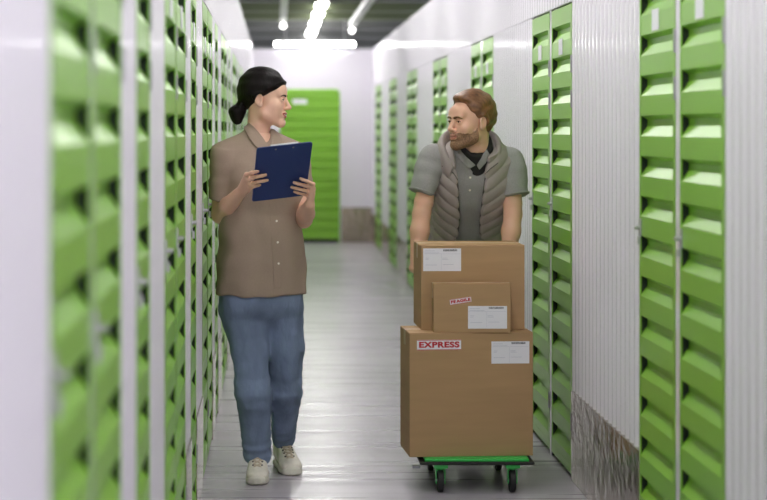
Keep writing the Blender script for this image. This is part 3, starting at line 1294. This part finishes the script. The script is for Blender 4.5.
def hair_field(H, line, extra, thick, h=.0026, top=.0):
    lo, hi = H.box(.17)
    lo = lo - .05
    F = Field(lo, hi, h)
    Q = F.region(F.lo, F.lo + F.h * F.n)[1]
    p = H.loc(Q)
    zz, yy = np.array(line).T
    lim = np.interp(p[..., 2], zz, yy)
    edge = p[..., 1] - lim                                   # >0 : face side
    cap = ell((0, -.018, .047), (.079, .097, .088))[0](p)
    cap = np.minimum(cap, head_field(p, H.male)) - thick * np.clip(-edge / .035 + .12, .1, 1)
    d = smax(cap, edge, .008)
    d = smax(d, -.075 - p[..., 2] + 0 * p[..., 1], .006)
    # keep the ears free
    for s in (-1, 1):
        d = smax(d, -ell((s * .085, -.004, -.006), (.02, .021, .030))[0](p), .008)
    F.D = (d * H.s).astype(np.float32)
    for e in extra:
        F.add(e, .012)
    return F


lw = [(-.2, -.045), (-.075, -.045), (-.045, -.040), (-.02, -.030), (.005, -.012), (.018, .018), (.030, .038), (.042, .056), (.056, .074), (.068, .088), (.082, .12), (.2, .2)]
ex = [ell(hw.w(0, -.062, .02), (.060, .046, .062)), cone(hw.w(0, -.080, -.016), hw.w(-.005, -.104, -.034), .024, .017),
      cone(hw.w(-.006, -.110, -.040), hw.w(-.010, -.122, -.066), .023, .034), cone(hw.w(-.010, -.122, -.066), hw.w(-.012, -.120, -.098), .034, .020)]
Fh = hair_field(hw, lw, ex, .013)
Fh.warp(lambda Q: .0014 * np.sin(60 * hw.loc(Q)[:, 2] * 2.2 + 40 * hw.loc(Q)[:, 0]))
hair = Fh.mesh('hair', M['hair_f'], woman)
MB().tube([hw.w(-.01 + .027 * math.cos(a), -.101 + .008 * math.sin(a), -.032 + .022 * math.sin(a)) for a in np.linspace(0, 2 * PI, 17)], .004, 8).build('hair_tie', M['black'], hair, smooth=True)

# shirt
F = Field((-.315, 6.82, .75), (.22, 7.30, 1.47), .0032)
sst = [(zw(293.5), -.002, .0, .190, .142), (zw(270), 0, 0, .187, .139), (zw(245), 0, 0, .178, .132), (zw(215), 0, 0, .170, .128), (zw(185), 0, .012, .166, .130), (zw(165), 0, .008, .166, .112), (zw(150), 0, 0, .150, .088), (zw(138), 0, -.004, .088, .068), (zw(130), 0, -.006, .056, .056)]
F.add(loft(OW, RW, sst, power=2.5), 0)
F.add(cone(P(250, 141, 7.04), P(223, 153.5, 6.99), .048, .050), .03)
F.add(cone(P(268, 141, 7.09), P(297, 153.5, 7.10), .048, .050), .03)


def along(a, b, ref):
    ax = unit(np.array(b) - np.array(a))
    sd = unit(np.cross(ax, ref))
    return np.stack([sd, np.cross(ax, sd), ax])


hemR, hemL = P(220.3, 201, 7.005), P(302.5, 203, 7.075)
for (s_, e_) in ((SR, hemR), (SL, hemL)):
    L_ = np.linalg.norm(e_ - s_)
    F.add(loft(s_, along(s_, e_, (0, 1, 0)), [(-.02, 0, 0, .052, .052), (.05, 0, 0, .056, .060), (L_ * .7, 0, 0, .052, .058), (L_, 0, 0, .051, .058)]), .022)
F.sub(cone(NB - V3(0, 0, .004), NB + V3(0, 0, .1), .046, .056), .004)
F.sub(cone(NB + RW[1] * .055 - V3(0, 0, .045), NB + RW[1] * .05 + V3(0, 0, .05), .012, .04), .006)


def shirt_folds(Q):
    q = (Q - OW) @ RW.T
    low = np.clip((1.30 - Q[:, 2]) / .2, 0, 1)
    v = .0085 * wob(Q * V3(1, 1, .42), 52, 3) * low + .005 * wob(Q * V3(1, 1, .6), 24, 13) * low + .0028 * wob(Q, 55, 5)
    v += .0032 * np.sin(38 * (q[:, 2] + .45 * np.abs(q[:, 0] + .03)) + 2 * wob(Q, 9, 8)) * np.exp(-((q[:, 2] - .93) / .09) ** 2) * np.clip(-q[:, 0] / .12 + .3, 0, 1)
    v += folds(Q, SR, hemR, .05, .06, .0022, .08, .8) + folds(Q, SL, hemL, .05, .06, .0022, .08, .8)
    return v


F.D = np.minimum(F.D, .03)
F.blur(3)
F.warp(shirt_folds)
shirt = F.mesh('shirt', M['shirt_f'], woman)
ts = tree_of(shirt)
line = [ray(ts, 273.2 + (y - 200) * .058, y) for y in range(150, 293, 6)]
pl = MB()
pp = [h[0] + h[1] * .0016 for h in line if h[0] is not None]
for a, b in zip(pp[:-1], pp[1:]):
    sdv = Vector(RW[0]) * .015
    fw_ = Vector(RW[1]) * .0012
    pl.obox((a + b) / 2 - Vector(RW[0]) * .004, sdv, fw_, (b - a) * .52)
pl.build('placket', M['shirt_f'], shirt)
stud('button', [ray(ts, x, y) for x, y in ((276.3, 221), (277.4, 242.3), (278.2, 263.6), (270.3, 156))], .0056, .0046, M['button'], shirt)


def shirt_tip(j, th, z):
    a = min(th, 2 * PI - th)
    e = math.exp(-((a - .32) / .42) ** 2)
    return (z - .042 * e, 1 + .22 * e) if j >= 3 else ((z - .012 * e, 1) if j < 2 else (z - .016 * e, 1.02))


tsb = BVHTree.FromPolygons([v.co for v in list(shirt.data.vertices)] + [v.co for v in list(woman.data.vertices)],
                           [q.vertices[:] for q in shirt.data.polygons] + [[i + len(shirt.data.vertices) for i in q.vertices] for q in woman.data.polygons])


def flap(name, tree, inner, outer, lift, m, parent, thick=.0026, nu=12, nv=7):
    """cloth leaf lying on a surface: the edge at the neck and the loose edge are traced as pixel lines on it"""
    def res(pts, n):
        pts = np.array(pts, float)
        t = np.r_[0, np.cumsum(np.linalg.norm(np.diff(pts, axis=0), axis=1))]
        u = np.linspace(0, t[-1], n)
        return np.stack([np.interp(u, t, pts[:, 0]), np.interp(u, t, pts[:, 1])], 1)
    a, b = res(inner, nu), res(outer, nu)
    G = [[None] * nv for _ in range(nu)]
    for i in range(nu):
        last = None
        for j in range(nv):
            q = a[i] + (b[i] - a[i]) * j / (nv - 1)
            h, nrm = ray(tree, q[0], q[1])
            if h is None:
                h = Vector(P(q[0], q[1], last.y if last is not None else YW))
                nrm = Vector((0, -1, 0))
            last = h
            G[i][j] = h + (nrm * .6 + Vector((0, -.5, 0))) * (lift[0] + (lift[1] - lift[0]) * j / (nv - 1))
    A = np.array([[list(v) for v in r] for r in G])
    for _ in range(3):
        B = A.copy()
        B[1:-1, :, 1] = (A[:-2, :, 1] + A[2:, :, 1] + 2 * A[1:-1, :, 1]) / 4
        B[:, 1:-1, 1] = (B[:, :-2, 1] + B[:, 2:, 1] + 2 * B[:, 1:-1, 1]) / 4
        A = B
    mb = MB()
    for i in range(nu):
        for j in range(nv):
            mb.v.append(tuple(A[i, j]))
    for i in range(nu - 1):
        for j in range(nv - 1):
            k = i * nv + j
            mb.f.append((k, k + 1, k + nv + 1, k + nv))
    ob = mb.build(name, m, parent, smooth=True)
    q = ob.modifiers.new('solid', 'SOLIDIFY')
    q.thickness = thick
    q.offset = 0
    q = ob.modifiers.new('subd', 'SUBSURF')
    q.levels = q.render_levels = 1
    return ob


collar_sheet('collar_stand', P(258.5, 136, 7.06), RW, [(.056, .057, -.012, 0), (.054, .055, .022, 0), (.058, .059, .027, 0), (.070, .068, .010, 0), (.082, .076, -.014, 0)],
             1.15, 2 * PI - 1.0, M['shirt_f'], shirt, .0028, 36)
flap('collar', tsb, [(249.5, 122.5), (255.5, 128), (263, 138), (268.8, 147.5)], [(243.5, 127.5), (249, 139), (257, 149.3), (263.8, 146.8)], (.004, .008), M['shirt_f'], shirt)
flap('collar', tsb, [(272.5, 131.5), (271.5, 139), (269.8, 147.5)], [(276.5, 132.5), (281.5, 138.5), (281.0, 148)], (.004, .008), M['shirt_f'], shirt)

# jeans
F = Field((-.27, 6.84, .02), (.17, 7.42, .86), .0036)
hst = [(.58, 0, 0, .07, .025), (.65, 0, 0, .135, .060), (.70, 0, 0, .168, .106), (.755, 0, 0, .178, .128), (.78, 0, 0, .170, .120), (.85, 0, 0, .155, .11)]
F.add(loft(OW, RW, hst, power=2.5), 0)
legs = (((240.5, 312, 7.03), (249.5, 348, 7.02), (253.2, 392, 7.0), (257.6, 458.5, 7.085), (.084, .075, .067, .060)),
        ((283.5, 312, 7.09), (285.5, 348, 7.09), (285.4, 392, 7.09), (283.3, 441.5, 7.285), (.086, .076, .063, .049)))
for (a, b, c, d, rr) in legs:
    a, b, c, d = P(*a), P(*b), P(*c), P(*d)
    F.add(cone(a, b, rr[0], rr[1]), .03)
    F.add(cone(b, c, rr[1], rr[2]), .02)
    L_ = np.linalg.norm(d - c)
    F.add(loft(c, along(c, d, (0, 1, 0)), [(-.03, 0, 0, rr[2] * .9, rr[2] * .9), (.05, 0, 0, rr[2], rr[2] * 1.02), (L_ * .55, 0, 0, (rr[2] + rr[3]) / 2, (rr[2] + rr[3]) / 2 + .004), (L_ * .9, 0, 0, rr[3], rr[3] + .006), (L_, 0, 0, rr[3], rr[3] + .008)]), .045)


def jean_folds(Q):
    v = .0045 * wob(Q * V3(1, 1, .45), 50, 11) + .0026 * wob(Q, 60, 12)
    for (a, b, c, d, rr) in legs:
        c, d, b, a = P(*c), P(*d), P(*b), P(*a)
        v += folds(Q, c + (b - c) * .3, c + (d - c) * .25, .06, .055, .004, .09, .5)
        v += folds(Q, c + (d - c) * .6, d, .03, .042, .0055, .09, .35)
        v += folds(Q, a, a + (b - a) * .5, .05, .06, .003, .10, .8)
    return v


F.D = np.minimum(F.D, .03)
F.blur(5)
F.warp(jean_folds)
jeans = F.mesh('jeans', M['jeans'], woman)
sm = (M['sneaker'], M['rubber_w'], M['lace'], M['eyelet'])
toe = P(257.3, 486, FP * CH / 357.)
sneaker(toe + V3(0, .262, 0) - V3(0, 0, toe[2]), (0.0, -1), sm, woman)
toe = P(294, 476.5, FP * CH / 347.5)
f_ = unit((.22, -.97, 0))
sneaker(toe - f_ * .262 - V3(0, 0, toe[2]), f_[:2], sm, woman)

# clipboard she holds
mb = MB()
hw_, hh_, rc = .1115, .158, .012
ring = []
for (sx, sy, a0) in ((1, 1, 0), (-1, 1, PI / 2), (-1, -1, PI), (1, -1, 1.5 * PI)):
    for q in range(5):
        a = a0 + q * PI / 8
        ring.append((sx * (hw_ - rc) + rc * math.cos(a), sy * (hh_ - rc) + rc * math.sin(a)))
n0 = len(ring)
for off in (.0018, -.0018):
    for (x, y) in ring:
        mb.v.append(tuple(cr * x + cu_ * y + cn * off))
mb.f.append(tuple(range(n0)))
mb.f.append(tuple(range(2 * n0 - 1, n0 - 1, -1)))
for i in range(n0):
    j = (i + 1) % n0
    mb.f.append((i, n0 + i, n0 + j, j))
cb = mb.build('clipboard', M['navy'])
cb.location = CB
tag(cb, 'navy blue clipboard held up in both hands by the person in the taupe shirt', 'clipboard')
MB().obox(-cn * .0028 - cu_ * .012, cr * .10, cu_ * .138, cn * .0008).build('paper_sheets', M['white_paper'], cb)
q = MB().obox(-cn * .006 + cu_ * .138, cr * .055, cu_ * .016, cn * .003)
q.tube([cu_ * .15 - cn * .008 - cr * .055, cu_ * .15 - cn * .008 + cr * .055], .006, 10)
q.build('clip', M['steel'], cb)
for sx in (-.035, .035):
    MB().tube([cr * sx + cu_ * .140, cr * sx + cu_ * .140 + cn * .003], .0042, 10).build('rivet', M['zinc'], cb, smooth=True)

# ------------------------------------------------------------------ the man leaning on the trolley
hm_ = Head(P(469.3, 121.8, 7.42) + V3(.004, 0, 0), (-.845, -.53, -.02), (.10, .04, 1), .99, True)
HIP = P(470, 243, 7.80)
NBm = P(476, 150, 7.47)
ax = unit(NBm - HIP)
LT = np.linalg.norm(NBm - HIP)
sdm = unit(V3(1, .02, 0) - ax * (V3(1, .02, 0) @ ax))
frm = np.cross(ax, sdm) * -1
if frm[1] > 0:
    frm = -frm
RM = np.stack([sdm, frm, ax])
ms = lambda t: LT * t
mst = [(ms(-.12), 0, 0, .165, .115), (ms(.1), 0, .0, .160, .118), (ms(.35), 0, .006, .165, .125), (ms(.6), 0, .010, .182, .128), (ms(.8), 0, .0, .185, .112), (ms(.93), 0, -.01, .14, .085), (ms(1.02), 0, -.01, .07, .065)]
SRm, SLm = P(432.5, 157, 7.50), P(510.5, 160, 7.52)                      # shoulders as seen left and right
ERm, ELm = P(421.5, 214, 7.46), P(513, 214, 7.48)
WRm, WLm = P(416, 268, 7.405), P(507, 268, 7.405)
F = Field((.50, 7.22, .70), (1.17, 7.98, 1.46), .0030)
F.add(loft(HIP, RM, mst, grow=-.014), 0)
F.add(cone(NBm - ax * .06, NBm, .085, .062), .02)
for (s_, e_, w_) in ((SRm, ERm, WRm), (SLm, ELm, WLm)):
    F.add(cone(s_, e_ * .8 + s_ * .2, .043, .041), .012)
    F.add(cone(e_ * .8 + s_ * .2, e_, .041, .038), .01)
    m_ = e_ * .68 + w_ * .32
    F.add(cone(e_, m_, .039, .0415), .015)
    F.add(cone(m_, w_, .0415, .0265), .015)
for (w_, sx, xc) in ((WRm, 1, .72), (WLm, -1, .915)):
    kx = [xc - .03 + .021 * i for i in range(4)]
    if sx > 0:
        kx = kx[::-1]                                   # index finger towards the middle
    kn = [V3(x, HY - .002, HZ + .030) for x in kx]
    fg = [[V3(x, HY - .026, HZ + .010), V3(x, HY - .023, HZ - .018), V3(x, HY - .002, HZ - .027)] for x in kx]
    tx = kx[0] + sx * .022
    hand(F, w_, kn, fg, [w_ + V3(sx * .012, -.015, -.02), V3(tx - sx * .006, HY + .030, HZ + .014), V3(tx + sx * .004, HY + .022, HZ - .022), V3(tx + sx * .006, HY - .006, HZ - .029)], r=.0092, palm=.0145)
lo, hi = hm_.box(.16)
G = Field(V3(lo[0], lo[1], 1.345), hi, .0021)
G.add(hm_.shape(), 0)
G.add(cone(hm_.w(0, -.030, -.035), NBm, .056, .060), .02)
G.add(cone(NBm - ax * .06, NBm, .085, .062), .02)
man = join_fields('person', [F, G], [M['skin_m'], M['lip_m'], M['teeth']], [None, hm_.lips])
tag(man, 'bearded person in grey quilted vest and polo, leaning over the trolley of boxes', 'person')
eyes(hm_, man)
hm_.lashes(man)
brows(hm_, man, M['hair_m'], .0052)

# beard: a thin shell on the lower face
lo, hi = hm_.box(.14)
F = Field(lo, hi, .0022)
Q = F.region(F.lo, F.lo + F.h * F.n)[1]
p = hm_.loc(Q)
hd = head_field(p, True)
jl = np.interp(p[..., 1], [-.02, .005, .02, .05, .075, .12], [.004, -.012, -.038, -.050, -.047, -.050]) + .004 * wob(Q.reshape(-1, 3), 220, 9).reshape(Q.shape[:3])
d = np.maximum(hd - .0030 * np.clip((jl - p[..., 2]) / .02, .22, 1), p[..., 2] - jl)
d = np.maximum(d, .008 - p[..., 1])
mouth = (np.sqrt((p[..., 0] / .025) ** 2 + ((p[..., 2] + .0655) / .0120) ** 2) - 1) * .011
d = smax(d, np.where(p[..., 1] > .07, -mouth, -.05), .002)
F.D = (d * hm_.s).astype(np.float32)
F.warp(lambda Q: .0008 * wob(Q, 700, 4))
F.mesh('beard', M['beard'], man)

lm = [(-.2, -.055), (-.085, -.055), (-.055, -.045), (-.02, -.030), (.0, .004), (.018, .014), (.035, .030), (.05, .048), (.065, .050), (.08, .058), (.095, .078), (.108, .12), (.2, .2)]
ex = [ell(hm_.w(0, -.060, .030), (.070, .066, .070)), ell(hm_.w(.0, -.105, .015), (.036, .034, .040)), ell(hm_.w(0, .030, .106), (.050, .050, .022)), cone(hm_.w(.03, -.06, -.02), hm_.w(.0, -.08, -.06), .03, .02)]
Fh = hair_field(hm_, lm, ex, .012)
Fh.warp(lambda Q: .0016 * np.sin(130 * hm_.loc(Q)[:, 2] + 50 * hm_.loc(Q)[:, 1] + 2 * wob(Q, 60, 2)))
Fh.mesh('hair', M['hair_m'], man)

# polo shirt
F = Field((.50, 7.20, .86), (1.17, 7.98, 1.47), .0034)
F.add(loft(HIP, RM, [(ms(.07), 0, 0, .164, .120)] + mst[2:]), 0)
sleeves = []
for (s_, e_, hm2) in ((SRm, ERm, P(421.5, 194, 7.475)), (SLm, ELm, P(516, 196.5, 7.49))):
    L_ = np.linalg.norm(hm2 - s_)
    F.add(cone(NBm - ax * .045 + (s_ - NBm) * .25, s_, .066, .054), .03)
    F.add(cone(s_, s_ * .6 + hm2 * .4, .054, .054), .02)
    F.add(loft(s_, along(s_, hm2, (0, 1, 0)), [(.015, 0, 0, .052, .056), (.05, 0, 0, .059, .063), (L_ * .8, 0, 0, .057, .064), (L_, 0, 0, .056, .062)]), .025)
    sleeves.append((s_, hm2))
F.sub(cone(NBm - ax * .012, NBm + ax * .1, .058, .075), .004)
F.sub(cone(NBm + RM[1] * .09 - ax * .030, NBm + RM[1] * .06 + ax * .06, .008, .050), .006)
F.D = np.minimum(F.D, .03)
F.blur(4)
F.warp(lambda Q: .004 * wob(Q * V3(1, 1, .6), 50, 21) + .0016 * wob(Q, 60, 22) + folds(Q, sleeves[0][0], sleeves[0][1], .06, .065, .0026, .09, .9) + folds(Q, sleeves[1][0], sleeves[1][1], .06, .065, .0026, .09, -.9))
polo = F.mesh('polo_shirt', M['polo'], man)
for (s_, h2) in sleeves:
    R_ = along(s_, h2, (0, 1, 0))
    ring = [h2 - R_[2] * .010 + R_[0] * .0585 * math.cos(a) + R_[1] * .0645 * math.sin(a) for a in np.linspace(0, 2 * PI, 33)]
    MB().tube(ring, .0045, 8).build('sleeve_band', M['polo'], polo, smooth=True)


def polo_tip(j, th, z):
    a = min(th, 2 * PI - th)
    e = math.exp(-((a - .36) / .45) ** 2)
    return (z - .045 * e, 1 + .10 * e) if j >= 3 else ((z - .012 * e, 1) if j < 2 else (z - .018 * e, 1.02))


tp = tree_of(polo)
pl = MB()
pp = [ray(tp, 469.2 - (y - 158) * .03, y) for y in range(160, 200, 5)]
pp = [h[0] + h[1] * .0014 for h in pp if h[0] is not None]
for a, b in zip(pp[:-1], pp[1:]):
    pl.obox((a + b) / 2, Vector(RM[0]) * .016, Vector(RM[1]) * .0012, (b - a) * .52)
if pp:
    pl.build('placket', M['polo'], polo)
stud('button', [ray(tp, 470.2, 177.5), ray(tp, 469.8, 190)], .0055, .004, M['button'], polo)
tee = Field((.70, 7.20, 1.20), (1.03, 7.65, 1.47), .0034)
tee.add(loft(HIP, RM, mst, grow=-.006), 0)
tee.add(cone(NBm - ax * .08, NBm + ax * .03, .094, .070), .01)
tee.cut(P(470, 158.5, 7.40), ax * .85 + RM[1] * .5)
teeo = tee.mesh('undershirt', M['tee'], man)
tpb = BVHTree.FromPolygons([v.co for v in list(polo.data.vertices)] + [v.co for v in list(teeo.data.vertices)] + [v.co for v in list(man.data.vertices)],
                           [q.vertices[:] for q in polo.data.polygons] + [[i + len(polo.data.vertices) for i in q.vertices] for q in teeo.data.polygons] + [[i + len(polo.data.vertices) + len(teeo.data.vertices) for i in q.vertices] for q in man.data.polygons])
flap('collar', tpb, [(458.5, 148.5), (467, 157), (475.8, 165)], [(456.5, 155), (463, 164), (470, 168.5)], (.004, .008), M['polo'], polo)
flap('collar', tpb, [(486, 148.5), (481.5, 157), (476.5, 165)], [(489.5, 155), (485, 163), (479, 169.5)], (.004, .008), M['polo'], polo)

# quilted vest, open at the front
F = Field((.55, 7.16, .84), (1.14, 8.0, 1.50), .0032)
vst = [(ms(-.06), 0, 0, .202, .142), (ms(.1), 0, .0, .196, .142), (ms(.35), 0, .006, .190, .146), (ms(.6), 0, .010, .192, .148), (ms(.8), 0, .0, .182, .134), (ms(.93), 0, -.008, .150, .108), (ms(1.03), 0, -.01, .105, .090)]
F.add(loft(HIP, RM, vst, power=2.4), 0)
for s_ in (SRm, SLm):
    c0 = NBm - ax * .03 + (s_ - NBm) * .30
    c1 = NBm - ax * .03 + (s_ - NBm) * .68
    F.add(cone(c0, c1, .066, .066), .03)
Qv = F.region(F.lo, F.lo + F.h * F.n)[1]
pv = ((Qv - HIP.astype(np.float32)) @ RM.T.astype(np.float32))
tv = pv[..., 2] / LT
wv = np.interp(tv, [-.1, .0, .14, .30, .50, .75, .95, 1.1], [.122, .116, .088, .054, .048, .058, .070, .08])
cxv = np.interp(tv, [-.1, .12, .3, .6, 1.0], [.0, -.010, -.028, -.030, -.028])
slot = np.where(pv[..., 1] > 0, np.abs(pv[..., 0] - cxv) - wv, .1)
F.D = smax(F.D, -slot, .012).astype(np.float32)                                   # open front
inner = loft(HIP, RM, mst, grow=.003)[0](Qv)
F.D = np.maximum(F.D, np.where(np.abs(pv[..., 2] - LT * .45) < LT * .8, -inner - .004, -1)).astype(np.float32)
F.sub(cone(NBm - ax * .03, NBm + ax * .12, .072, .095), .008)
for (s_, e_) in ((SRm, ERm), (SLm, ELm)):                                          # armholes
    dirn = unit(s_ - NBm)
    o_ = s_ + dirn * .012
    q_ = loft(o_, np.stack([unit(np.cross(ax, dirn)), ax, dirn]) if True else None, [(.004, 0, -.02, .076, .095), (.16, 0, -.02, .10, .13)])
    F.sub(q_, .008)


def quilt(Q):
    q = (Q - HIP) @ RM.T
    z = q[:, 2] - .55 * np.abs(q[:, 0])
    ph = z / .056 * PI
    return .002 - .0075 * np.abs(np.sin(ph)) ** .45 + .0022 * wob(Q, 60, 31)


F.warp(quilt)
vest = F.mesh('quilted_vest', M['vest'], man)
tv_ = tree_of(vest)


def vest_tip(j, th, z):
    a = min(th, 2 * PI - th)
    e = math.exp(-((a - .5) / .55) ** 2)
    return (z - .085 * e, 1 + .0 * e) if j == 0 else (z - .075 * e, 1 + .06 * e)


vc = collar_sheet('vest_collar', NBm - ax * .03 - RM[1] * .012 - RM[0] * .026, RM, [(.098, .098, -.03, 0), (.108, .104, .018, 0), (.116, .108, .062, 0), (.128, .120, .070, 0), (.140, .128, .040, 0), (.140, .126, -.01, 0)],
                  .52, 2 * PI - .66, M['vest'], vest, .016, 44, vest_tip)
for sgn in (-1, 1):
    pts = []
    for t in np.linspace(-.02, .86, 15):
        wz = np.interp(t, [-.1, .0, .14, .30, .50, .75, .95], [.122, .116, .088, .054, .048, .058, .070])
        row = np.array([np.interp(t * LT, np.array(vst)[:, 0], np.array(vst)[:, k]) for k in range(5)])
        xx = wz
        cx_ = np.interp(t, [-.1, .12, .3, .6, 1.0], [.0, -.010, -.028, -.030, -.028])
        yy = row[2] + row[4] * (1 - (xx / row[3]) ** 2.4) ** (1 / 2.4) - .010
        pts.append(HIP + RM.T @ V3(cx_ + sgn * (xx - .002), yy, t * LT))
    MB().tube(pts, .0045, 8).build('zipper_edge', M['zip'], vest, smooth=True)
    lines = (((442, 166), (449, 169), (455, 175), (459.5, 184), (460.5, 196)),) if sgn < 0 else (((498, 163), (490, 169), (482.5, 177), (481, 190)),)
    for ln in lines:
        u = np.linspace(0, 1, 12)
        qx = np.interp(u, np.linspace(0, 1, len(ln)), [c[0] for c in ln])
        qy = np.interp(u, np.linspace(0, 1, len(ln)), [c[1] for c in ln])
        hs = [ray(tv_, x, y) for x, y in zip(qx, qy)]
        hs = [h[0] + h[1] * .0005 for h in hs if h[0] is not None]
        if len(hs) > 2:
            MB().tube(hs, .0022, 6).build('piping', M['zip'], vest, smooth=True)

# trousers and shoes, mostly hidden behind the boxes
F = Field((.62, 7.36, .03), (1.06, 8.32, 1.02), .0042)
F.add(loft(HIP - V3(0, 0, .0), np.stack([V3(1, 0, 0), V3(0, -1, 0), V3(0, 0, 1)]), [(-.16, 0, -.0, .165, .12), (-.06, 0, .0, .172, .128), (.075, 0, .01, .158, .112)]), 0)
lg = ((HIP + V3(-.09, 0, -.08), V3(.715, 7.60, .50), V3(.715, 7.70, .06)), (HIP + V3(.09, .01, -.08), V3(.925, 7.86, .50), V3(.925, 8.12, .075)))
for (a, b, c) in lg:
    F.add(cone(a, b, .093, .070), .03)
    F.add(cone(b, c, .070, .052), .02)
F.cut((0, 0, .045), (0, 0, -1))
F.warp(lambda Q: .004 * wob(Q, 26, 41))
F.mesh('trousers', M['pants'], man)
smm = (M['shoe_m'], M['black'], M['tee'], M['zinc'])
sneaker(V3(.715, 7.77, 0), (0, -1), smm, man, L=.275)
sneaker(V3(.925, 8.19, 0), (.1, -1), smm, man, L=.275)
